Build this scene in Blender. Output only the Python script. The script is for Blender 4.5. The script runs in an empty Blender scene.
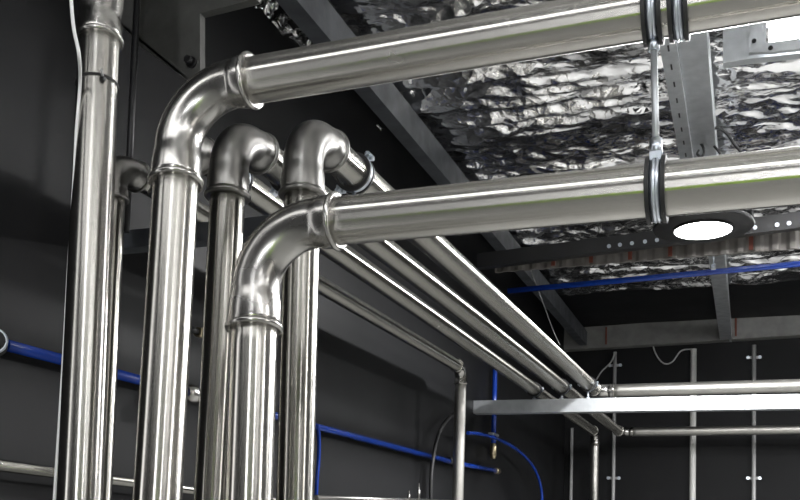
import bpy, bmesh, math, random
import numpy as np
from mathutils import Vector, Matrix, noise
random.seed(7); PI = math.pi
SC = bpy.context.scene; C = SC.collection

# ---------------------------------------------------------------- camera
F = 914.0; PPX, PPY = 400.0, 460.0
yc = Vector((748-PPX, PPY-537, -F)).normalized()
xc = Vector((2400.0, -5.0, F)); xc = (xc - yc*xc.dot(yc)).normalized()
zc = xc.cross(yc).normalized()
if zc.y < 0: zc = -zc
ROT = Matrix((xc, yc, zc))            # camera axes -> world
cam = bpy.data.cameras.new('camera'); co = bpy.data.objects.new('camera', cam); C.objects.link(co)
co.matrix_world = ROT.to_4x4()
cam.sensor_width = 36; cam.lens = F/800*36; cam.shift_y = (PPY-250)/800; cam.clip_start = .05
SC.camera = co
def ray(px, py): return ROT @ Vector((px-PPX, PPY-py, -F))
def at(px, py, X=None, Y=None, Z=None, D=None):
    d = ray(px, py)
    if D is not None: return d*(D/F)
    t = X/d.x if X is not None else (Y/d.y if Y is not None else Z/d.z)
    return d*t

# ---------------------------------------------------------------- light
SC.view_settings.view_transform = 'Standard'; SC.view_settings.look = 'None'
SC.view_settings.gamma = 1; SC.view_settings.exposure = 0.12
SC.view_settings.use_curve_mapping = False
w = bpy.data.worlds.new('world'); SC.world = w; w.use_nodes = True
w.node_tree.nodes['Background'].inputs[0].default_value = (.6,.65,.7,1)
w.node_tree.nodes['Background'].inputs[1].default_value = .04
FLOOR = -1.6; CEIL = 2.37; WX = -2.0; BY = 10.6; RX = 5.2; FY = -4.2
def area(name, loc, rot, sx, sy, power, col=(1,1,1)):
    l = bpy.data.lights.new(name, 'AREA'); l.shape = 'RECTANGLE'; l.size = sx; l.size_y = sy
    l.energy = power; l.color = col
    o = bpy.data.objects.new(name, l); C.objects.link(o); o.location = loc; o.rotation_euler = rot
    return o
# tall area lights added out of view for long streaks on the pipes
area('riser_streak_light', (.75, FY+.12, .1), (PI/2,0,0), .2, 3.4, 100, (.97,.98,1))
area('added_side_light', (RX-.12, .6, 0), (PI/2,0,PI/2), .6, 3.0, 24, (1,.97,.9))  # added light on the right side, no doorway in that wall
area('left_rim_light', (WX+.1, .9, .2), (PI/2,0,-PI/2), .22, 2.8, 5, (1,1,1))  # added light for the bright left rim of the leftmost riser

# ---------------------------------------------------------------- materials
def mat(name, col, rough=.5, metal=0, emit=None, estr=0):
    m = bpy.data.materials.new(name); m.use_nodes = True
    b = m.node_tree.nodes['Principled BSDF']
    b.inputs['Base Color'].default_value = (*col, 1); b.inputs['Roughness'].default_value = rough
    b.inputs['Metallic'].default_value = metal
    if emit: b.inputs['Emission Color'].default_value = (*emit,1); b.inputs['Emission Strength'].default_value = estr
    return m
def N(m, t, **k):
    n = m.node_tree.nodes.new(t)
    for a, v in k.items():
        if a.startswith('i_'): n.inputs[a[2:].replace('_',' ')].default_value = v
        else: setattr(n, a, v)
    return n
def L(m, a, b): m.node_tree.links.new(a, b)
def varied(m, scale=6, col2=None, r0=None, r1=None, bump=0, stretch=(1,1,1), bscale=None, detail=4):
    b = m.node_tree.nodes['Principled BSDF']
    tc = N(m,'ShaderNodeTexCoord'); mp = N(m,'ShaderNodeMapping'); mp.inputs['Scale'].default_value = stretch
    nz = N(m,'ShaderNodeTexNoise'); nz.inputs['Scale'].default_value = scale; nz.inputs['Detail'].default_value = detail
    L(m, tc.outputs['Object'], mp.inputs['Vector']); L(m, mp.outputs[0], nz.inputs['Vector'])
    if col2:
        r = N(m,'ShaderNodeValToRGB'); r.color_ramp.elements[0].position=.25; r.color_ramp.elements[1].position=.75
        r.color_ramp.elements[0].color = b.inputs['Base Color'].default_value; r.color_ramp.elements[1].color = (*col2,1)
        L(m, nz.outputs['Fac'], r.inputs[0]); L(m, r.outputs[0], b.inputs['Base Color'])
    if r0 is not None:
        mr = N(m,'ShaderNodeMapRange'); mr.inputs['From Min'].default_value=.15; mr.inputs['From Max'].default_value=.85
        mr.inputs['To Min'].default_value=r0; mr.inputs['To Max'].default_value=r1
        L(m, nz.outputs['Fac'], mr.inputs[0]); L(m, mr.outputs[0], b.inputs['Roughness'])
    if bump:
        n2 = N(m,'ShaderNodeTexNoise'); n2.inputs['Scale'].default_value = bscale or scale*8; n2.inputs['Detail'].default_value = 5
        L(m, mp.outputs[0], n2.inputs['Vector'])
        bp = N(m,'ShaderNodeBump'); bp.inputs['Strength'].default_value = bump; bp.inputs['Distance'].default_value=.01
        L(m, n2.outputs['Fac'], bp.inputs['Height']); L(m, bp.outputs[0], b.inputs['Normal'])
    return m
def steel(name, col, r0, r1, aniso=.7, rot=.25):
    m = mat(name, col, .25, 1)
    varied(m, 5, tuple(c*.88 for c in col), r0, r1)
    b = m.node_tree.nodes['Principled BSDF']
    tg = N(m,'ShaderNodeTangent', direction_type='UV_MAP', uv_map='UVMap'); L(m, tg.outputs[0], b.inputs['Tangent'])
    b.inputs['Anisotropic'].default_value = aniso; b.inputs['Anisotropic Rotation'].default_value = rot
    return m
STEEL = steel('brushed_stainless', (.54,.525,.49), .25, .28, .97, .25)
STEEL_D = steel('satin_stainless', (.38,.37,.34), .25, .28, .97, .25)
WORN = varied(mat('worn_stainless', (.46,.45,.42), .42, 1), 6, (.38,.37,.35), .38, .5)
ELB = varied(mat('elbow_stainless', (.44,.43,.41), .25, 1), 7, (.37,.36,.345), .2, .3, .03, bscale=30)
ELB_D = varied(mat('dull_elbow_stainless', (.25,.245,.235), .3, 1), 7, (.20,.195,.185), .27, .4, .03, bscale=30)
ZINC = varied(mat('zinc_plate', (.62,.66,.72), .3, 1), 20, (.5,.54,.6), .25, .45)
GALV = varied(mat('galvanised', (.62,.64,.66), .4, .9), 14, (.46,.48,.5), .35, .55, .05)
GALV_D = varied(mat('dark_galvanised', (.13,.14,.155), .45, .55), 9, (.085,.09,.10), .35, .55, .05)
RUBBER = mat('black_rubber', (.012,.012,.013), .55)
BLACKM = mat('black_metal', (.015,.015,.016), .4, .3)
BLUE = mat('blue_plastic', (.006,.035,.25), .2)
WHITEP = mat('white_plastic', (.8,.8,.8), .4)
GREYP = mat('grey_plastic', (.35,.35,.35), .4)
BEAMP = varied(mat('painted_beam', (.16,.16,.155), .55), 12, (.11,.11,.105), bump=.05)
HAUNCH = varied(mat('haunch_steel', (.12,.12,.115), .5, .3), 10, (.07,.07,.065), .4, .6, .1)
RUST = mat('red_brown_strap', (.12,.025,.012), .7)
BRASS = mat('brass_nickel', (.45,.38,.25), .3, 1)
LAMPGLOW = mat('lamp_lens', (1,1,1), .4, 0, (1,1,.98), 30)
WALL = varied(mat('dark_wall_panel', (.009,.0095,.010), .5), 1.3, (.011,.011,.012), .45, .6, .03, bscale=3)
WALLB = varied(mat('dark_back_wall', (.007,.0075,.008), .5), 1.5, (.010,.010,.011), .45, .6)
FLOORM = varied(mat('concrete_floor', (.30,.30,.29), .6), 2, (.25,.25,.24), .5, .7, .05)
LIGHTWALL = varied(mat('rear_wall', (.05,.05,.048), .6), 1, (.035,.035,.035))
def foil_mat():
    m = mat('silver_foil', (.96,.96,.97), .15, 1); b = m.node_tree.nodes['Principled BSDF']
    tc = N(m,'ShaderNodeTexCoord'); wz = N(m,'ShaderNodeTexNoise'); wz.inputs['Scale'].default_value = 5; wz.inputs['Detail'].default_value = 3
    L(m, tc.outputs['Object'], wz.inputs['Vector'])
    mx = N(m,'ShaderNodeVectorMath', operation='MULTIPLY_ADD'); mx.inputs[1].default_value = (.12,.12,.12)
    L(m, wz.outputs['Color'], mx.inputs[0]); L(m, tc.outputs['Object'], mx.inputs[2])
    last = None
    for sc, stx, dist in ((1.7,.45,.10),(5,.55,.040),(15,.75,.009)):
        mp = N(m,'ShaderNodeMapping'); mp.inputs['Scale'].default_value = (stx,1,1); mp.inputs['Rotation'].default_value = (0,0,.2*sc)
        if sc == 1.7: mp.inputs['Rotation'].default_value = (0,0,.12)
        v = N(m,'ShaderNodeTexVoronoi', feature='F1'); v.inputs['Scale'].default_value = sc
        L(m, mx.outputs[0], mp.inputs['Vector']); L(m, mp.outputs[0], v.inputs['Vector'])
        bp = N(m,'ShaderNodeBump'); bp.inputs['Strength'].default_value = 1; bp.inputs['Distance'].default_value = dist
        L(m, v.outputs['Distance'], bp.inputs['Height'])
        if last: L(m, last.outputs[0], bp.inputs['Normal'])
        last = bp
    L(m, last.outputs[0], b.inputs['Normal']); return m
FOIL = foil_mat()
LIME = mat('lime_hi_vis', (.42,.74,.02), .8)

# ---------------------------------------------------------------- mesh helpers
def link(name, bm, m, parent=None, smooth=False, kind=None):
    me = bpy.data.meshes.new(name); bm.normal_update(); bm.to_mesh(me); bm.free(); me.materials.append(m)
    if smooth:
        for p in me.polygons: p.use_smooth = True
    o = bpy.data.objects.new(name, me); C.objects.link(o)
    if parent:
        o.parent = parent; o.matrix_parent_inverse = Matrix.Identity(4)
        o.matrix_basis = wm(parent).inverted()
    if kind: o['kind'] = kind
    return o
def wm(o):
    m = o.matrix_basis.copy()
    while o.parent: o = o.parent; m = o.matrix_basis @ m
    return m
def thing(name, label, cat, loc=(0,0,0), group=None):
    o = bpy.data.objects.new(name, None); C.objects.link(o); o.empty_display_size = .05
    o.matrix_basis = Matrix.Translation(loc); o['label'] = label; o['category'] = cat
    if group: o['group'] = group
    return o
def tag(o, label, cat, group=None, kind=None):
    o['label'] = label; o['category'] = cat
    if group: o['group'] = group
    if kind: o['kind'] = kind
    return o
def sweep(bm, pts, rad, seg=40, cap=True, closed=False):
    """round tube along pts with a radius for each point; u runs round, v along"""
    pts = [Vector(p) for p in pts]; n = len(pts)
    if not hasattr(rad, '__len__'): rad = [rad]*n
    uv = bm.loops.layers.uv.get('UVMap') or bm.loops.layers.uv.new('UVMap')
    tans = []
    for i in range(n):
        if closed: t = pts[(i+1)%n]-pts[i-1]
        else: t = pts[min(i+1,n-1)]-pts[max(i-1,0)]
        if t.length < 1e-9: t = tans[-1] if tans else Vector((0,0,1))
        tans.append(t.normalized())
    a = Vector((0,0,1)) if abs(tans[0].z) < .9 else Vector((1,0,0))
    nrm = (a - tans[0]*a.dot(tans[0])).normalized(); rings = []; dist = [0]
    for i in range(n):
        nrm = (nrm - tans[i]*nrm.dot(tans[i])).normalized(); bi = tans[i].cross(nrm)
        rings.append([bm.verts.new(pts[i] + (nrm*math.cos(2*PI*k/seg)+bi*math.sin(2*PI*k/seg))*rad[i]) for k in range(seg)])
        if i: dist.append(dist[-1]+(pts[i]-pts[i-1]).length)
    m = n if closed else n-1
    for i in range(m):
        j = (i+1) % n
        for k in range(seg):
            k2 = (k+1) % seg
            f = bm.faces.new((rings[i][k], rings[i][k2], rings[j][k2], rings[j][k])); f.smooth = True
            for lp, (u, v) in zip(f.loops, ((k,i),(k+1,i),(k+1,j),(k,j))): lp[uv].uv = (u/seg, dist[v]*2)
    if cap and not closed:
        f0 = bm.faces.new(list(reversed(rings[0]))); f1 = bm.faces.new(rings[-1])
    return bm
def tube(name, pts, rad, m, parent=None, seg=40, cap=True, closed=False):
    if seg >= 40 and not closed and not hasattr(rad, '__len__'):
        q = [Vector(pts[0])]
        for p in pts[1:]:
            p = Vector(p); a_ = q[-1]; n_ = max(1, int((p-a_).length/.06)); q += [a_.lerp(p, i/n_) for i in range(1, n_+1)]
        pts = q
    bm = bmesh.new(); sweep(bm, pts, rad, seg, cap, closed)
    flat = [f.index for f in bm.faces if len(f.verts) > 4]
    o = link(name, bm, m, parent, True)
    for p in o.data.polygons:
        if len(p.vertices) > 4: p.use_smooth = False
    return o
def box(bm, c, s, rot=None, bev=0):
    r = bmesh.ops.create_cube(bm, size=1)
    vs = r['verts']; M = Matrix.Translation(c) @ (rot.to_4x4() if rot else Matrix.Identity(4)) @ Matrix.Diagonal((*s,1))
    bmesh.ops.transform(bm, matrix=M, verts=vs)
    if bev:
        es = list({e for v in vs for e in v.link_edges})
        bmesh.ops.bevel(bm, geom=es, offset=bev, segments=2, affect='EDGES')
    return bm
def cyl(bm, a, b, r, seg=20): return sweep(bm, [a, b], r, seg)
def hexn(bm, a, b, r): return sweep(bm, [a, b], r, 6)
def frame(d, up=Vector((0,0,1))):
    """rotation whose local x runs along d"""
    x = Vector(d).normalized(); y = up.cross(x)
    if y.length < 1e-4: y = Vector((0,1,0))
    y.normalize(); z = x.cross(y); return Matrix((x,y,z)).transposed()
def extrude(bm, a, b, prof, up=Vector((0,0,1)), bev=0):
    """profile points (side, up) carried from a to b"""
    a, b = Vector(a), Vector(b); R = frame(b-a, up); y, z = R.col[1], R.col[2]
    A = [bm.verts.new(a+y*p+z*q) for p,q in prof]; B = [bm.verts.new(b+y*p+z*q) for p,q in prof]
    n = len(prof)
    for i in range(n):
        j = (i+1)%n; bm.faces.new((A[i],A[j],B[j],B[i]))
    bm.faces.new(list(reversed(A))); bm.faces.new(B)
    bmesh.ops.recalc_face_normals(bm, faces=bm.faces)
    return bm
def cprof(w, h, t=.004, lip=.015, flip=1, o=(0,0)):
    """C channel, open side toward -flip"""
    p = [(0,0),(w,0),(w,lip),(w-t,lip),(w-t,t),(t,t),(t,h-t),(w-t,h-t),(w-t,h-lip),(w,h-lip),(w,h),(0,h)]
    return [((a-w/2)*flip+o[0], b+o[1]) for a,b in p]
def smooth_path(ctrl, n=12):
    ctrl = [Vector(c) for c in ctrl]; P = [ctrl[0]*2-ctrl[1]]+ctrl+[ctrl[-1]*2-ctrl[-2]]; out = []
    for i in range(1, len(P)-2):
        for k in range(n):
            t = k/n; a,b,c,d = P[i-1],P[i],P[i+1],P[i+2]
            out.append(.5*((2*b)+(c-a)*t+(2*a-5*b+4*c-d)*t*t+(3*b-a-3*c+d)*t**3))
    out.append(ctrl[-1]); return out
def bolt_set(bm, p, ax, r, h):
    ax = Vector(ax).normalized(); p = Vector(p)
    cyl(bm, p, p+ax*h*.25, r*1.7, 16); hexn(bm, p+ax*h*.25, p+ax*h, r*1.25)

# ---------------------------------------------------------------- pipe fittings
def arc_corner(corner, d_in, d_out, R, n=18):
    """centre-line points of a bend about corner: d_in points along travel in, d_out along travel out"""
    d_in, d_out = Vector(d_in).normalized(), Vector(d_out).normalized(); corner = Vector(corner)
    ang = d_in.angle(d_out); t = R*math.tan(ang/2)
    p0 = corner - d_in*t; nrm = (d_out - d_in*d_out.dot(d_in)).normalized(); c = p0 + nrm*R
    return [c - nrm*R*math.cos(ang*i/n) + d_in*R*math.sin(ang*i/n) for i in range(n+1)], t
def elbow(parent, corner, d_in, d_out, r, R, sock, m, seg=44, m_ring=None):
    """press elbow: bend, swollen sockets and a rolled bead at each mouth; returns the two mouth centres"""
    d_in, d_out = Vector(d_in).normalized(), Vector(d_out).normalized()
    pts, t = arc_corner(corner, d_in, d_out, R)
    s0, s1 = sock if isinstance(sock, tuple) else (sock, sock)
    prof = [(1.0,.00),(1.0,.10),(1.05,.24),(1.075,.4),(1.08,.8),(1.06,.9)]
    pre = [(pts[0]-d_in*s0*s, r*f) for f, s in reversed(prof[1:])]
    post = [(pts[-1]+d_out*s1*s, r*f) for f, s in prof[1:]]
    allp = [p for p,_ in pre]+pts+[p for p,_ in post]
    rr = [q for _,q in pre]+[r*1.0]*len(pts)+[q for _,q in post]
    e = tube('elbow', allp, rr, m, parent, seg)
    m0, m1 = pts[0]-d_in*s0, pts[-1]+d_out*s1
    for c, d in ((m0, -d_in), (m1, d_out)):
        bead(e, c, d, r, m_ring or m, sock)
    return m0, m1
def bead(parent, c, d, r, m, sock, seg=44):
    b = r*.115; pts = []; rr = []
    for i in range(13):
        a = PI*i/12; pts.append(c + d*(-math.cos(a)*b*1.15 - b*.6)); rr.append(r*1.05 + math.sin(a)*b*1.25)
    tube('collar', pts, rr, m, parent, seg)
def torus(name, c, ax, R, r, m, parent, seg=40, s2=14, sq=1):
    ax = Vector(ax).normalized(); u = frame(ax); y, z = u.col[1], u.col[2]
    pts = [Vector(c)+(y*math.cos(2*PI*i/seg)+z*math.sin(2*PI*i/seg))*R for i in range(seg)]
    return tube(name, pts, r, m, parent, s2, closed=True)
def band(bm, c, ax, R, width, t, seg=48, rib=0):
    """a flat hoop round axis ax (rectangular section, optional raised ribs)"""
    ax = Vector(ax).normalized(); u = frame(ax); y, z = u.col[1], u.col[2]; c = Vector(c)
    if rib: sec = [(-width/2,0),(-width/2,t),(-width*.3,t),(-width*.2,t+rib),(-width*.08,t+rib),(0,t),(width*.08,t+rib),(width*.2,t+rib),(width*.3,t),(width/2,t),(width/2,0)]
    else: sec = [(-width/2,0),(-width/2,t),(width/2,t),(width/2,0)]
    rows = [[bm.verts.new(c+ax*s+(y*math.cos(2*PI*i/seg)+z*math.sin(2*PI*i/seg))*(R+h)) for s,h in sec] for i in range(seg)]
    n = len(sec)
    for i in range(seg):
        j = (i+1)%seg
        for k in range(n):
            l = (k+1)%n
            bm.faces.new((rows[i][k], rows[j][k], rows[j][l], rows[i][l]))
    bmesh.ops.recalc_face_normals(bm, faces=bm.faces)
    return bm
def clamp(parent, c, ax, R, up, width=.032, ears=True):
    """lined pipe clamp: rubber liner, ribbed zinc band, ears with bolts"""
    up = Vector(up).normalized(); ax = Vector(ax).normalized(); side = ax.cross(up).normalized()
    bm = bmesh.new(); band(bm, c, ax, R+.0005, width*.6, .005); link('rubber_liner', bm, RUBBER, parent, False)
    for s in (-1,1):
        bm = bmesh.new(); band(bm, Vector(c)+ax*s*width*.42, ax, R+.0005, width*.22, .011); link('rubber_lip', bm, RUBBER, parent, False)
    bm = bmesh.new(); band(bm, c, ax, R+.0055, width*.62, .002, rib=.003); link('band', bm, ZINC, parent, True)
    if ears:
        for s in (-1,1):
            bm = bmesh.new(); p = Vector(c)+side*s*(R+.016)
            rt = Matrix((ax, side, up)).transposed()
            for q in (-1,1): box(bm, p+up*q*.006, (width*.8,.026,.003), rt, .0008)
            link('ear', bm, ZINC, parent)
            bm = bmesh.new(); cyl(bm, p+side*.004-up*.02, p+side*.004+up*.018, .004, 12); hexn(bm, p+side*.004+up*.009, p+side*.004+up*.017, .0075); hexn(bm, p+side*.004-up*.016, p+side*.004-up*.009, .0075)
            link('bolt', bm, ZINC, parent)

# ---------------------------------------------------------------- setting
def plane_box(name, lo, hi, m):
    bm = bmesh.new(); lo, hi = Vector(lo), Vector(hi); box(bm, (lo+hi)/2, hi-lo); return link(name, bm, m, kind='structure')
plane_box('floor', (WX-.1,FY-.1,FLOOR-.1), (RX+.1,BY+.1,FLOOR), FLOORM)
plane_box('wall_left', (WX-.1,FY-.1,FLOOR), (WX,BY,CEIL+.25), WALL)
plane_box('wall_back', (WX-.1,BY,FLOOR), (RX+.1,BY+.1,CEIL+.25), WALLB)
plane_box('wall_right', (RX,FY-.1,FLOOR), (RX+.1,BY,CEIL+.25), LIGHTWALL)
plane_box('wall_front', (WX,FY-.1,FLOOR), (RX,FY,CEIL+.25), LIGHTWALL)

for _m in (WALL, WALLB): _m.node_tree.nodes['Principled BSDF'].inputs['Specular IOR Level'].default_value = .12

# ceiling: sagging crumpled foil insulation
def foil(name, x0, x1, y0, y1, step, z, amp):
    xs = np.arange(x0, x1+step*.5, step); ys = np.arange(y0, y1+step*.5, step)
    verts = []; faces = []
    for y in ys:
        for x in xs:
            # sag between the rafters, folds that run across the bay
            warp = noise.noise(Vector((x*.9, y*1.3, 1.7)))
            f1 = noise.noise(Vector((x*1.0, y*6.5+warp*2.2, 3.1)))
            f2 = noise.noise(Vector((x*3.1+warp*2, y*10, 9.2)))
            c1 = 1-abs(noise.noise(Vector((x*6+7, y*11+warp*3, 4.4))))*2
            c2 = 1-abs(noise.noise(Vector((x*15, y*21, 6.4))))*2
            v = noise.voronoi(Vector((x*7+f2*1.2, y*12+f1, 0)))[0]
            c3 = v[1]-v[0]
            h = f1*.050 + f2*.016 + c1*.009*amp + c2*.0018*amp - c3*.016*amp
            verts.append((x, y, z + h))
    nx = len(xs)
    for j in range(len(ys)-1):
        for i in range(nx-1):
            a = j*nx+i; faces.append((a, a+1, a+nx+1, a+nx))
    me = bpy.data.meshes.new(name); me.from_pydata(verts, [], faces); me.materials.append(FOIL)
    o = bpy.data.objects.new(name, me); C.objects.link(o)
    me.polygons.foreach_set('use_smooth', [True]*len(me.polygons))
    o['kind'] = 'structure'; return o
foil('ceiling', WX+.2, RX, 2.4, 9.0, .02, CEIL, 1.0)
plane_box('shade_sheet', (WX,9.0,CEIL), (RX,BY,CEIL+.1), WALLB)  # dark sheet put in where the foil ceiling fades into shade
plane_box('trim_1', (WX,FY,CEIL+.12), (RX,BY,CEIL+.2), LIGHTWALL)
plane_box('trim_2', (WX,FY,CEIL-.0), (RX,2.4,CEIL+.1), FOIL)

# rafters
ZR = 2.14
def rail(px, py, y0, y1, Z, prof, name, m, label, cat='beam', group=None):
    p = at(px, py, Z=Z); bm = bmesh.new()
    extrude(bm, (p.x, y0, Z), (p.x, y1, Z), prof)
    o = link(name, bm, m); 
    tag(o, label, cat, group); return o
# eave beam along the top of the left wall
pl = at(415, 150, Z=ZR)
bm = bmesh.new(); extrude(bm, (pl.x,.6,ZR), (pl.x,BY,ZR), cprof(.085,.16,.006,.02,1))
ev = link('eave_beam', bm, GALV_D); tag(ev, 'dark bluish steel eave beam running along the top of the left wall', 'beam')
print('eave x', pl.x)
pr = at(700, 110, Z=ZR)
bm = bmesh.new(); extrude(bm, (pr.x,2.0,ZR), (pr.x,BY,ZR), cprof(.12,.15,.004,.02,1))
tag(link('rafter', bm, GALV), 'pale galvanised rafter running away beneath the foil above the round lamp', 'beam')
ps = at(678.5, 110, Z=ZR-.03)
bm = bmesh.new(); extrude(bm, (ps.x,2.2,ZR-.03), (ps.x+.0,5.6,ZR-.03), cprof(.07,.04,.003,.012,1))
st = thing('slotted_strut', 'narrow slotted galvanised strut alongside the pale rafter', 'strut', (ps.x,2.2,ZR-.03))
link('channel', bm, GALV, st)
for i in range(14):
    bm = bmesh.new(); box(bm, (ps.x, 3.3+i*.17, ZR-.0305), (.008,.05,.002)); link('slot', bm, BLACKM, st)

# perforated cross channel under the foil, with ribbed edging below it
YP = 6.0
a = at(478, 262, Y=YP); b = at(815, 219, Y=YP)
t = thing('perforated_channel', 'dark perforated steel channel crossing the ceiling behind the round lamp', 'channel', a)
bm = bmesh.new(); extrude(bm, a, b, [(-.03,-.05),(.03,-.05),(.03,.05),(-.03,.05)]); link('channel', bm, BLACKM, t)
for px in (609,620,632,645,657,755,777,789):
    s = (px-478)/337; q = at(px, 262-43*s+1, Y=YP-.031)
    bm = bmesh.new(); cyl(bm, q, q+Vector((0,-.006,0)), .013, 12); link('screw_or_bright_hole', bm, ZINC, t)  # pale discs drawn for the bright holes in the channel
YQ = 6.15
a = at(495, 266, Y=YQ); b = at(815, 240, Y=YQ)
t = thing('ribbed_edging', 'grey ribbed metal edging strip beneath the dark perforated channel', 'edging', a)
bm = bmesh.new(); n = 200; rows=[]
for i in range(n+1):
    p = a.lerp(b, i/n); yy = .007*math.tanh(2.5*math.sin(2*PI*i/10))
    rows.append([bm.verts.new(p+Vector((0,yy+o,h))) for o,h in ((0,.075),(0,-.045),(.02,-.045),(.02,.075))])
for i in range(n):
    for k_ in range(4): bm.faces.new((rows[i][k_],rows[i][(k_+1)%4],rows[i+1][(k_+1)%4],rows[i+1][k_]))
bmesh.ops.recalc_face_normals(bm, faces=bm.faces)
link('sheet', bm, varied(mat('ribbed_sheet',(.20,.19,.18),.5,.4),9,(.13,.12,.11)), t)
for px in (560,600,640,680,757):
    s=(px-495)/320; q = a.lerp(b,s); bm = bmesh.new(); box(bm, q+Vector((0,-.025,.012)), (.025,.01,.10)); link('strap', bm, RUST, t)

# blue pipe crossing the ceiling
a = at(508, 291, Y=6.6); b = at(830, 261, Y=6.6)
tag(tube('blue_pipe', [a,b], .021, BLUE, seg=20), 'straight blue plastic pipe crossing under the ceiling behind the lamp', 'pipe')
q = at(713.5, 268, Y=6.6)
t = thing('pipe_bracket', 'small zinc clip holding the blue ceiling pipe to the rafter', 'bracket', q)
bm = bmesh.new(); band(bm, q, b-a, .022, .03, .004, 24); link('band', bm, ZINC, t)
bm = bmesh.new(); cyl(bm, q+Vector((0,0,.022)), q+Vector((0,0,.22)), .006, 10); link('rod', bm, ZINC, t)

# ceiling brackets and batten lamp at the upper right
Yb = 4.2
def facepoly(bm, pts, Y, th):
    A = [bm.verts.new(at(x,y,Y=Y)) for x,y in pts]; B = [bm.verts.new(v.co+Vector((0,th,0))) for v in A]
    n=len(A); bm.faces.new(A); bm.faces.new(list(reversed(B)))
    for i in range(n): bm.faces.new((A[i],B[i],B[(i+1)%n],A[(i+1)%n]))
    bmesh.ops.recalc_face_normals(bm, faces=bm.faces); return bm
t = thing('cable_tray', 'grey sheet metal bracket with bolts beside the rafter at upper right', 'bracket', at(740,60,Y=Yb))
bm = bmesh.new(); facepoly(bm, [(723,8),(766,4),(766,52),(830,43),(830,50),(748,59),(723,63)], Yb, .05); link('web_plate', bm, GALV, t)
bm = bmesh.new(); facepoly(bm, [(749,14),(766,12),(766,42),(749,53)], Yb-.03, .025); link('upright', bm, GALV, t)
bm = bmesh.new(); facepoly(bm, [(750,52),(766,42),(772,42),(830,34),(830,46),(770,52)], Yb-.055, .02); link('flange', bm, GALV, t)
for px,py,yy in ((754,41,Yb-.031),(770.5,48,Yb-.056)):
    q=at(px,py,Y=yy); bm=bmesh.new(); bolt_set(bm,q,(0,-1,0),.006,.01); link('bolt', bm, BLACKM, t)
Yl = 4.22
GLOW = mat('pipe_streak_glow',(1,1,1),.4,0,(1,1,1),4.2)
GLOW_HI = mat('bright_batten_glow',(1,1,1),.4,0,(1,1,1),30)
def batten(a, length, label, glow=None, wd=.10):
    a = Vector(a); t = thing('batten_lamp', label, 'lamp', a, 'batten lamps'); m = a+Vector((length/2,0,0))
    bm = bmesh.new(); box(bm, m+Vector((0,0,.07)), (length+.02,wd+.02,.03)); link('housing', bm, WHITEP, t)
    bm = bmesh.new(); box(bm, m, (length,wd,.075), None, .012); link('diffuser', bm, glow or GLOW, t)
    for f in (.1,.9): tube('cord', [a+Vector((length*f,0,.08)), Vector((a.x+length*f,a.y,CEIL))], .004, BLACKM, t, 8)
    return t
batten(at(769,30,Y=Yl)+Vector((0,.02,0)), 2.4, 'white glowing batten lamp at the right edge of the ceiling', GLOW_HI)
batten((1.0,4.9,CEIL-.2), 2.4, 'added unseen batten light brightening the foil, right of the round lamp', GLOW_HI)  # added out of view to brighten the foil
batten((.85,6.6,1.8), 2.4, 'added unseen batten light hung low to reflect in the foil', GLOW_HI, .2)  # added out of view so the foil has something bright to reflect
batten((-1.8,.55,1.6), 1.8, 'added unseen batten light, left of the row that streaks the front pipes', None, .24)  # added above the frame to lay streaks on the horizontal pipes
batten((.15,.55,1.6), 1.8, 'added unseen batten light, right of the row that streaks the front pipes', mat('mid_pipe_streak_glow',(1,1,1),.4,0,(1,1,1),9), .22)  # added above the frame, stronger, to whiten the pipes towards the right

# round high-bay lamps: one in view, the rest along the hall behind the camera
def highbay(c, R, label, Rl=None, energy=60, top=ZR):
    c = Vector(c); t = thing('high_bay_lamp', label, 'lamp', c, 'round high-bay lamps of the hall')
    Rl = Rl or R*.62
    prof = [(R*.96,0),(R,.012),(R*.97,.03),(R*.72,.045),(R*.66,.10),(R*.3,.12),(R*.25,.16)]
    bm = bmesh.new(); sweep(bm, [c+Vector((0,0,h)) for _,h in prof], [r for r,_ in prof], 48); link('housing', bm, BLACKM, t, True)
    for i in range(24):
        a = 2*PI*i/24; bm = bmesh.new(); d = Vector((math.cos(a),math.sin(a),0)); rt = frame(d)
        box(bm, c+d*R*.83+Vector((0,0,.055)), (R*.28,.004,.05), rt); link('fin', bm, BLACKM, t)
    bm = bmesh.new(); sweep(bm, [c+Vector((0,0,-.012)),c+Vector((0,0,-.002))], [Rl*.97,Rl], 48); link('lens', bm, LAMPGLOW, t)
    bm = bmesh.new(); band(bm, c+Vector((0,0,-.004)), (0,0,1), Rl+.001, .016, .012, 48); link('lens_ring', bm, BLACKM, t)
    tube('hook', smooth_path([c+Vector((0,0,.15)),c+Vector((0,0,.2)),c+Vector((.02,0,.225)),c+Vector((.0,0,.25)),c+Vector((-.02,0,.225)),c+Vector((-.012,0,.205))],6), .004, BLACKM, t, 10)
    tube('chain', [c+Vector((0,0,.245)), Vector((c.x,c.y,top))], .004, BLACKM, t, 8)
    l = bpy.data.lights.new('high_bay_light','AREA'); l.shape='DISK'; l.size=Rl*1.9; l.energy=energy
    o = bpy.data.objects.new('high_bay_light', l); C.objects.link(o); o.location = c+Vector((0,0,-.02))
    return t
lc = at(703, 229, Y=5.3)
highbay(lc, .275, 'round black high-bay lamp with glowing lens under the ceiling', .155, 200)
for x,y,z,e,lb in ((3.4,1.6,2.0,90,'near the right wall'),(3.2,-2.2,2.0,60,'behind the camera'),(3.0,7.6,1.9,250,'above the far end of the pale beam')):
    highbay((x,y,z), .22, 'round black high-bay lamp hung overhead '+lb, .15, e, CEIL-.04)

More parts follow.
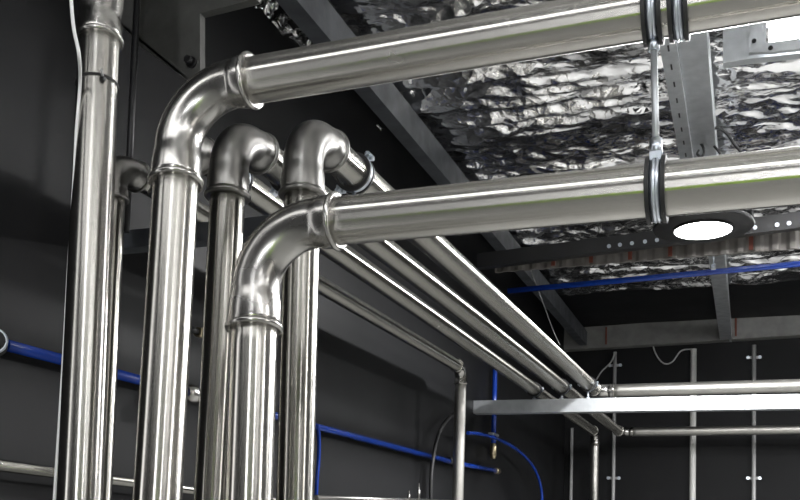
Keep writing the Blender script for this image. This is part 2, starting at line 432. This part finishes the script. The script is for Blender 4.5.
# back wall girt, conduits and cables
Yg = BY-.08
a = at(548, 342, Y=Yg); b = at(1000, 312, Y=Yg)
t = thing('wall_girt', 'long grey steel girt across the top of the back wall', 'beam', a)
bm = bmesh.new(); extrude(bm, a, b, cprof(.14,.25,.006,.03,1,(0,-.12))); link('girt', bm, BEAMP, t)
for px in (616,754):
    q = a.lerp(b,(px-548)/452.)+Vector((0,-.08,0)); bm = bmesh.new(); box(bm, q+Vector((0,0,.01)), (.018,.012,.20)); link('strap', bm, RUST, t)
def conduit(px0,py0,px1,py1, r, label, m, clips=()):
    a = at(px0,py0,Y=BY-.03); b = at(px1,py1,Y=BY-.03); b.x = a.x; b.z = FLOOR
    t = thing('wall_conduit', label, 'conduit', b, 'vertical conduits on the back wall')
    tube('pipe', [b,a], r, m, t, 16)
    for cy in clips:
        z = at(px0,cy,Y=BY-.03).z
        bm = bmesh.new(); box(bm, (a.x,BY-.006,z), (.15,.012,.03), None, .003); link('saddle', bm, GREYP, t)
        for s in (-1,1):
            bm = bmesh.new(); bolt_set(bm, Vector((a.x+s*.06,BY-.012,z)), (0,-1,0), .011,.02); link('screw_or_bright_hole', bm, ZINC, t)
conduit(572,428,572,500,.018,'thin grey vertical conduit nearest the left corner of the back wall',GREYP)
conduit(615,352,614,500,.020,'thin grey conduit on the back wall with two screwed saddles and short cable',GREYP,(365,478))
conduit(693.5,349,694,500,.034,'widest pale flat conduit in the middle of the back wall',mat('pale_conduit',(.62,.62,.6),.5))
conduit(754,345,755,500,.022,'grey conduit with saddles furthest right on the back wall',GREYP,(357,478))
def wire(ctrl, r, m, label, Y=None, cat='cable', name='cable'):
    pts = smooth_path([at(x,y,Y=(yy if yy else Y)) for x,y,yy in [(c+(None,))[:3] for c in ctrl]], 10)
    o = tube(name, pts, r, m, None, 10); tag(o, label, cat); return o
wire([(650,333),(655,352),(663,363),(672,362),(681,351),(692,349)], .008, GREYP, 'thin grey cable drooping in a loop to the wide pale conduit', BY-.05)
wire([(615,352),(611,362),(602,371),(596,380)], .008, GREYP, 'short curved grey cable leaving the saddled conduit near the bundle end', BY-.12)
wire([(530,268),(542,300),(553,330),(560,345)], .004, GREYP, 'very thin slack wire hanging from the ceiling near the corner', 7.4)

# gusset / portal haunch at the upper left
Yh = 2.42
t = thing('steel_haunch', 'grey steel haunch plate bracket high on the left wall', 'bracket', at(190,70,Y=Yh))
bm = bmesh.new(); facepoly(bm, [(118,-30),(262,-30),(256,-1),(200,13),(200,79),(187,79),(140,46),(121,24)], Yh, .03); link('plate', bm, HAUNCH, t)
q0, q1, q2 = at(121,24,Y=Yh), at(187,79,Y=Yh), at(200,79,Y=Yh)
bm = bmesh.new(); extrude(bm, q0, q1, [(-.0,-.004),(.03,-.004),(.03,.004),(0,.004)]); link('flange', bm, HAUNCH, t)
q = at(192,63,Y=Yh-.0); bm = bmesh.new(); bolt_set(bm, q, (0,-1,0), .011, .03); link('bolt', bm, BLACKM, t)
a = at(138,-20,Y=2.36); b = at(126,232,Y=2.36)
tag(tube('black_conduit', [a,b], .011, BLACKM, seg=14), 'thin black conduit rising past the haunch behind the leftmost steel pipe', 'conduit')
# loose foil scraps between the eave beam and the wall
def scrap(cx, cy, w, h, lab, Y):
    c = at(cx,cy,X=-1.9 if cx<350 else -1.83); n=14; vs=[]; bm=bmesh.new()
    for j in range(n):
        row=[]
        for i in range(n):
            u=(i/(n-1)-.5)*w; v=(j/(n-1)-.5)*h
            s = .55+.6*noise.noise(Vector((i*.35,cx,j*.2)))
            row.append(bm.verts.new(c+Vector((u*s+v*.5, .05*noise.noise(Vector((u*30,v*30,cx))), v*(.8+.4*noise.noise(Vector((j*.4,cy,i*.2)))) + .03*noise.noise(Vector((u*25,cx,v*25)))-u*.6))))
        vs.append(row)
    for j in range(n-1):
        for i in range(n-1): bm.faces.new((vs[j][i],vs[j][i+1],vs[j+1][i+1],vs[j+1][i]))
    bmesh.ops.solidify(bm, geom=bm.faces[:], thickness=.002)
    tag(link('foil_scrap', bm, FOIL, None, True), lab, 'foil')
scrap(283,24,.15,.06,'torn silver foil flap hanging beside the eave beam, the lower larger one',3.95)
scrap(268,5,.12,.08,'torn silver foil scrap at the very top left of the eave beam',3.75)
scrap(302,40,.12,.05,'pointed foil scrap just above the upper pipe beside the eave beam',4.1)
scrap(380,127,.03,.03,'tiny foil tab on the eave beam right of the arched elbows',4.6)

# ---------------------------------------------------------------- main pipe runs
def riser_points(top, knee):
    d = (knee-top).normalized(); p2 = knee+d*.05
    return [Vector((p2.x,p2.y,FLOOR)), Vector((p2.x,p2.y,p2.z-.12)), p2-Vector((0,0,.05)), knee]
def run(corner, bot, far, r, Rb, sock, m, me, label, bend_to=None, name='steel_pipe', mr=None):
    corner, bot, far = Vector(corner), Vector(bot), Vector(far)
    foot = riser_points(corner, bot); t = thing(name, label, 'pipe', foot[0])
    m0, m1 = elbow(t, corner, corner-bot, far-corner, r*1.04, Rb, sock, me, m_ring=mr)
    tube('riser', foot+[m0+(corner-bot).normalized()*.03], r, m, t)
    tube('horizontal_pipe', [m1-(far-corner).normalized()*.03, far], r, m, t)
    return t
def down(px0,py0,px1,py1,Y0,Y1=None):
    """foot of a riser: straight line through two seen points carried on to the floor"""
    a = at(px0,py0,Y=Y0); b = at(px1,py1,Y=Y1 or Y0); d = (b-a); return a, a + d*((FLOOR-a.z)/d.z)
R4 = .0508
# front run
YF = 1.0
c, bt = at(257,229,D=2.02), at(248.5,500,D=1.90)
f1 = at(900,166,Y=c.y)
run(c, bt, f1, R4, .135, (.088,.052), STEEL, ELB, 'nearest steel pipe run, riser bending right into the lower horizontal pipe', mr=ELB)
# upper run
c2, bt2 = at(181,93,D=2.14), at(157.5,500,D=1.92)
f2 = at(900,-31,Y=c2.y)
run(c2, bt2, f2, R4, .135, (.088,.045), STEEL, ELB, 'steel pipe run whose riser bends right into the upper horizontal pipe', mr=ELB)
# far left riser with a fitting at the top
a, bt3 = at(99,42,D=2.34), at(80,500,D=2.08)
foot = riser_points(a, bt3)
t = thing('steel_pipe', 'leftmost tall steel riser with a white cable tied to it', 'pipe', foot[0])
up = (a-bt3).normalized(); mo = a
tube('riser', foot+[mo+up*.03], R4, STEEL, t)
s = .05; f = [(0,1.06),(.02,1.1),(.05,1.1),(.062,1.0),(.075,1.02),(.11,1.14),(.2,1.14),(.5,1.1)]
e = tube('coupling', [mo+up*h for h,_ in f], [R4*k for _,k in f], ELB, t); bead(e, mo, -up, R4*1.02, ELB, s)
# cable tie and white cable
zt = min((bt3.lerp(mo,i/400) for i in range(401)), key=lambda p: abs(PPY-F*(ROT.transposed()@p).y/-(ROT.transposed()@p).z-86))
k = thing('cable_tie', 'black cable tie round the leftmost steel riser', 'cable tie', zt)
bm = bmesh.new(); band(bm, zt, up, R4+.0005, .007, .002, 40); link('strap', bm, BLACKM, k)
bm = bmesh.new(); box(bm, zt+Vector((.045,-.034,-.004)), (.014,.012,.010), None, .002); link('buckle', bm, BLACKM, k)
bm = bmesh.new(); sweep(bm,[zt+Vector((.046,-.036,.002)), zt+Vector((.052,-.05,.012))], .003, 8); link('tail', bm, GREYP, k)
cab = [at(71,-20,D=2.16), at(71.5,5,D=2.16), at(74,30,D=2.15), at(79,55,D=2.14), at(80,84,D=2.24), at(76.5,130,D=2.24), at(74,180,D=2.22), at(68.5,270,D=2.19), at(63.5,360,D=2.16), at(54.5,500,D=2.10), at(48,610,D=2.08)]
tag(tube('cable', smooth_path(cab, 10), .0042, WHITEP, None, 12), 'thin white cable tied along the left side of the leftmost riser', 'cable')

# bundle of four runs that rise, bend back and run along the left wall
YB = 2.14
def bundle(px_top, py_c, px_bot, endpx, endpy, drift, r, Rb, sock, label, tail):
    corner = at(px_top, py_c, Y=YB); bot = at(px_bot, 500, Y=YB-.05)
    far = at(endpx, endpy, X=corner.x+drift); Yend = far.y; foot = riser_points(corner, bot)
    t = thing('steel_pipe', label, 'pipe', foot[0])
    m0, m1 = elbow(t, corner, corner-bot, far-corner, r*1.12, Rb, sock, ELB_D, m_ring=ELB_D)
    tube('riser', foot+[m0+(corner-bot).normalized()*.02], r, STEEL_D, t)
    d = (far-corner).normalized()
    if tail == 'down': out = Vector((0,0,-1))
    else: out = Vector((1,0,0))
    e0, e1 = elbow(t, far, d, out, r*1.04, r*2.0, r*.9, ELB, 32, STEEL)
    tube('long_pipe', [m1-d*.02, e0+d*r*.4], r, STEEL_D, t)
    if tail == 'down': fin = Vector((e1.x, e1.y, FLOOR))
    else: fin = Vector((RX-.01,e1.y,at(800,tail,Y=Yend).z))
    tube('riser' if tail=='down' else 'branch_pipe', [e1-out*r*.4, fin], r, WORN, t)
    return t, corner, far
A = bundle(304,128,295,596,391,0, .0485,.115,(.085,.055),'bundle pipe highest on the right, arching back from the riser behind the front elbow', 384)
B = bundle(231,131,212,620,432,.05, .0485,.115,(.085,.055),'bundle pipe second from the right, arching back from the dark riser', 427)
Cc = bundle(173,136,152,595,432,.02, .045,.105,(.08,.05),'bundle pipe third from the right, arching back behind the upper run', 'down')
D = bundle(114,163,98,461,368,0, .037,.075,.042,'lowest slim bundle pipe, turning down beside the blue pipe on the left wall', 'down')

# far support strut
YS = A[2].y-.38
a = at(470,408,Y=YS); a.x = WX; a = at(468,408,Y=YS); b = at(900,399,Y=YS); b.x = RX
b.z = at(800,403,Y=YS).z
bm = bmesh.new(); extrude(bm, (WX,YS,a.z), (RX,YS,b.z), cprof(.10,.10,.005,.02,1,(0,-.05)))
tag(link('support_beam', bm, GALV), 'long pale steel beam crossing under the far end of the pipe bundle', 'beam')
def on_line(r_, Y):
    c_, f_ = r_[1], r_[2]; s = (Y-c_.y)/(f_.y-c_.y); return c_.lerp(f_, s)
for r_, rad, lab in ((A,.0485,'zinc pipe clamp on the far beam holding the highest bundle pipe'),(B,.0485,'zinc pipe clamp on the far beam holding the middle bundle pipe'),(Cc,.045,'zinc pipe clamp on the far beam holding the third bundle pipe')):
    q = on_line(r_, YS); t = thing('pipe_clamp', lab, 'clamp', q, 'clamps on the far support beam')
    clamp(t, q, r_[2]-r_[1], rad, (0,0,1), .04)
    bm = bmesh.new(); cyl(bm, Vector((q.x,YS,a.z+.045)), Vector((q.x,YS,q.z-rad-.008)), .008, 12); hexn(bm, Vector((q.x,YS,a.z+.05)), Vector((q.x,YS,a.z+.065)), .016); link('stud', bm, ZINC, t)
# near support strut behind the risers
YN = 2.48
zs = at(200,235,Y=YN).z
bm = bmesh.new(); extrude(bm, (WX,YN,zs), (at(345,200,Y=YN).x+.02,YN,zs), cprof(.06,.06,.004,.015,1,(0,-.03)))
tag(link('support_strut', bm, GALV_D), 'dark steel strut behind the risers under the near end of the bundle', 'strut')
for r_, rad, lab in ((A,.0485,'bluish zinc clamp round the highest bundle pipe beside its arched elbow'),(B,.0485,'zinc clamp under the second arched elbow of the bundle'),(Cc,.045,'zinc clamp partly hidden behind the upper run elbow'),(D,.037,'zinc clamp on the slim bundle pipe behind the leftmost riser')):
    q = on_line(r_, YN); t = thing('pipe_clamp', lab, 'clamp', q, 'clamps on the near support strut')
    clamp(t, q, r_[2]-r_[1], rad, (-.7,0,.7), .035)
    bm = bmesh.new(); cyl(bm, Vector((q.x,YN,zs+.03)), Vector((q.x,YN,q.z-rad-.008)), .006, 12); link('stud', bm, ZINC, t)

# hangers between the two front horizontal pipes
X1, X2 = Vector((1,0,0)), None
def hline(c, far, px):
    lo, hi = 0., 1.
    for _ in range(40):
        mid=(lo+hi)/2; p=c.lerp(far,mid); q = ROT.transposed() @ p; x = PPX+F*q.x/-q.z
        if x<px: lo=mid
        else: hi=mid
    return c.lerp(far,lo)
u1, u2 = (f1-c).normalized(), (f2-c2).normalized()
ql = hline(c,f1,657); qu = hline(c2,f2,653); qv = hline(c2,f2,679)
t = thing('pipe_hanger', 'vertical hanger rod with a clamp on both front horizontal pipes', 'hanger', ql)
clamp(t, ql, u1, R4, (0,-.3,1), .034, False); clamp(t, qu, u2, R4, (0,-.3,1), .034, False)
vt = (qu-ql).normalized()
bm = bmesh.new(); cyl(bm, ql+vt*(R4+.01), qu-vt*(R4+.008), .0065, 16); link('rod', bm, GALV, t)
bm = bmesh.new(); hexn(bm, ql+vt*(R4+.018), ql+vt*(R4+.05), .012); link('lower_nut', bm, ZINC, t)
bm = bmesh.new(); hexn(bm, qu-vt*(R4+.03), qu-vt*(R4+.006), .011); link('upper_nut', bm, ZINC, t)
bm = bmesh.new(); rt = frame(u1)
pp = ql+Vector((0,-R4*.72,R4*.85)); box(bm, pp, (.022,.002,.036), Matrix.Rotation(0,3,'X'), .001)
box(bm, ql+vt*(R4+.012)+Vector((0,-.012,0)), (.022,.02,.003), None, .001); link('saddle_plate', bm, ZINC, t)
bm = bmesh.new(); cyl(bm, pp+Vector((0,-.001,.0)), pp+Vector((0,-.003,0)), .003, 12); link('rivet', bm, BLACKM, t)
t = thing('pipe_hanger', 'second clamp on the upper pipe just right of the hanger rod', 'hanger', qv)
clamp(t, qv, u2, R4, (0,-.3,1), .034, False)
bm = bmesh.new(); cyl(bm, qv+Vector((0,0,R4+.006)), Vector((qv.x,qv.y,CEIL+.01)), .0065, 14); link('rod', bm, GALV, t)

# hook and black leads above the lower pipe on the rafter
wire([(711,130),(718,128),(727,134),(735,145),(742,153)], .008, BLACKM, 'black cable curling off the right side of the pale rafter', 5.0)
wire([(714,146),(719,152),(722,158)], .007, BLACKM, 'short black cable stub beside the rafter just above the lower pipe', 5.1)

wire([(700,136),(700,142),(703,147),(704,153),(701,157),(697.5,154),(699,150)], .007, BLACKM, 'black hook hanging below the pale rafter just above the lower pipe', 5.12, 'hook', 'hook')

# ---------------------------------------------------------------- left wall services
XW = WX+.045
a = at(6,345,X=XW); b = at(497,471,X=XW)
t = thing('blue_pipe', 'blue plastic pipe running low along the left wall', 'pipe', a)
tube('pipe', [a, at(452,462,X=XW)], .0165, BLUE, t, 24)
tube('end_pipe', [at(452,462,X=XW), b], .0165, BLUE, t, 24)
j = at(452,461,X=XW); dd=(b-a).normalized()
tube('coupling', [j-dd*.07,j-dd*.06,j+dd*.06,j+dd*.07], [.020,.026,.026,.020], BLACKM, t, 24)
tube('end_fitting', [b-dd*.05,b-dd*.03,b+dd*.04,b+dd*.05], [.02,.026,.026,.015], BRASS, t, 24)
g = thing('blind_coupling', 'round black pipe end with chrome rim at the left edge', 'fitting', at(-2,344,X=XW))
e0 = at(-6,342,X=XW+.02)
bm = bmesh.new(); sweep(bm, [e0+Vector((-.03,.03,0)), e0+Vector((.01,-.01,0)), e0+Vector((.02,-.02,0))], [.036,.036,.030], 32); link('body', bm, RUBBER, g, True)
torus('rim', e0+Vector((.016,-.016,0)), (.7,-.7,0), .030, .006, ZINC, g, 32, 10)
bm=bmesh.new(); sweep(bm, [e0+Vector((.016,-.016,0)), e0+Vector((.022,-.022,0))], .012, 20); link('cap', bm, BLACKM, g)
# vertical blue drop and hoses
xv = XW
a = at(495,372,X=xv); b = at(495,462,X=xv)
t = thing('blue_pipe', 'vertical blue plastic pipe in the corner, dropping behind the support beam', 'pipe', b)
b2_ = Vector((a.x,a.y,b.z+.02)); tube('pipe', [Vector((a.x,a.y,a.z+.1)), b2_+Vector((0,0,.12))], .02, BLUE, t, 20)
tube('valve', [b2_, b2_+Vector((0,0,.03)), b2_+Vector((0,0,.1)), b2_+Vector((0,0,.13))], [.018,.028,.028,.02], BRASS, t, 20)
bm = bmesh.new(); box(bm, b2_+Vector((.0,-.0,.20)), (.05,.16,.02), None, .003); link('clip', bm, ZINC, t)
pts = smooth_path([at(468,433,X=WX+.15),at(480,434,X=WX+.15),at(500,440,X=WX+.14),at(520,452,X=WX+.14),at(534,468,X=WX+.14),at(541,488,X=WX+.14),at(542,510,X=WX+.14),at(541,560,X=WX+.14)],10)
tag(tube('blue_hose', pts, .0135, BLUE, None, 14), 'thin blue hose arching down to the right near the corner', 'hose')
pts = smooth_path([at(318,424,X=XW+.03),at(319,440,X=XW+.03),at(318.5,460,X=XW+.03),at(317,480,X=XW+.03),at(315,520,X=XW+.03)],10)
tag(tube('blue_hose', pts, .009, BLUE, None, 14), 'vertical blue hose hugging the right side of the middle riser', 'hose')
pts = smooth_path([at(458,412,X=XW+.02),at(447,420,X=XW+.03),at(438,436,X=XW+.04),at(433,460,X=XW+.04),at(431,485,X=XW+.04),at(431,530,X=XW+.04)],10)
tag(tube('black_hose', pts, .013, RUBBER, None, 14), 'black rubber hose curving down behind the slim riser', 'hose')
# lower grey pipe
a = at(-30,461.5,X=WX+.06); b = at(300,504.5,X=WX+.06)
tag(tube('steel_rail', [a,b], .017, STEEL_D, seg=24), 'slim steel pipe low on the left wall behind the risers', 'pipe')
# small valve and tee between the risers
q = at(196,395,X=XW+.07)
t = thing('pipe_fitting', 'small chrome pipe fitting with blue tip between the two middle risers', 'fitting', q)
tube('body', [q+Vector((-.0,-.07,0)),q+Vector((0,-.04,0)),q+Vector((0,0,0)),q+Vector((0,.03,0))], [.022,.034,.032,.016], ELB, t, 24)
tube('stem', [q+Vector((0,-.02,0)), Vector((WX,q.y-.02,q.z))], .010, ELB, t, 14)
tube('blue_tip', [q+Vector((0,.02,0)),q+Vector((0,.07,0))], .012, BLUE, t, 16)
q = at(198,332,X=XW+.02)
t = thing('wall_valve', 'tiny dark valve on the wall above the chrome fitting', 'valve', q)
tube('body', [q+Vector((0,-.06,0)),q+Vector((0,0,0))], .011, BLACKM, t, 16)
tube('knob', [q+Vector((0,-.005,0)),q+Vector((0,.015,.0)),q+Vector((0,.03,.0))], [.018,.02,.012], BRASS, t, 16)
# bottom pipe with tees near the slim riser
a = at(300,497,X=WX+.25); b = at(446,500,X=WX+.25)
t = thing('manifold_pipe', 'small steel manifold with upright nozzles at the bottom edge', 'pipe', a)
a = at(316,498,X=WX+.12); b = at(455,502,X=WX+.12)
tube('pipe', [a,b], .014, ELB_D, t, 20)
for px,h in ((396,.06),(407,.11)):
    q = a.lerp(b,(px-316)/139.); tube('nozzle', [q, q+Vector((0,0,h*.6)), q+Vector((0,0,h*.62)), q+Vector((0,0,h))], [.010,.010,.006,.004], ELB_D, t, 14)

# lime board barrier added unseen behind the camera for the front pipes' green streak
t = thing('streak_board', 'lime green board barrier added unseen for the thin green streak in the front pipes', 'reflector', (-.35,-.6,FLOOR))
bm = bmesh.new(); box(bm, (.25,-.6,-.29), (1.5,.03,.48), None, .008); link('board', bm, LIME, t)
for x in (-.4,.9):
    bm = bmesh.new(); box(bm, (x,-.635,(FLOOR-.06)/2), (.05,.04,-.06-FLOOR), None, .004); link('post', bm, GREYP, t)
    bm = bmesh.new(); box(bm, (x,-.635,FLOOR+.02), (.08,.5,.04), None, .006); link('foot', bm, RUBBER, t)
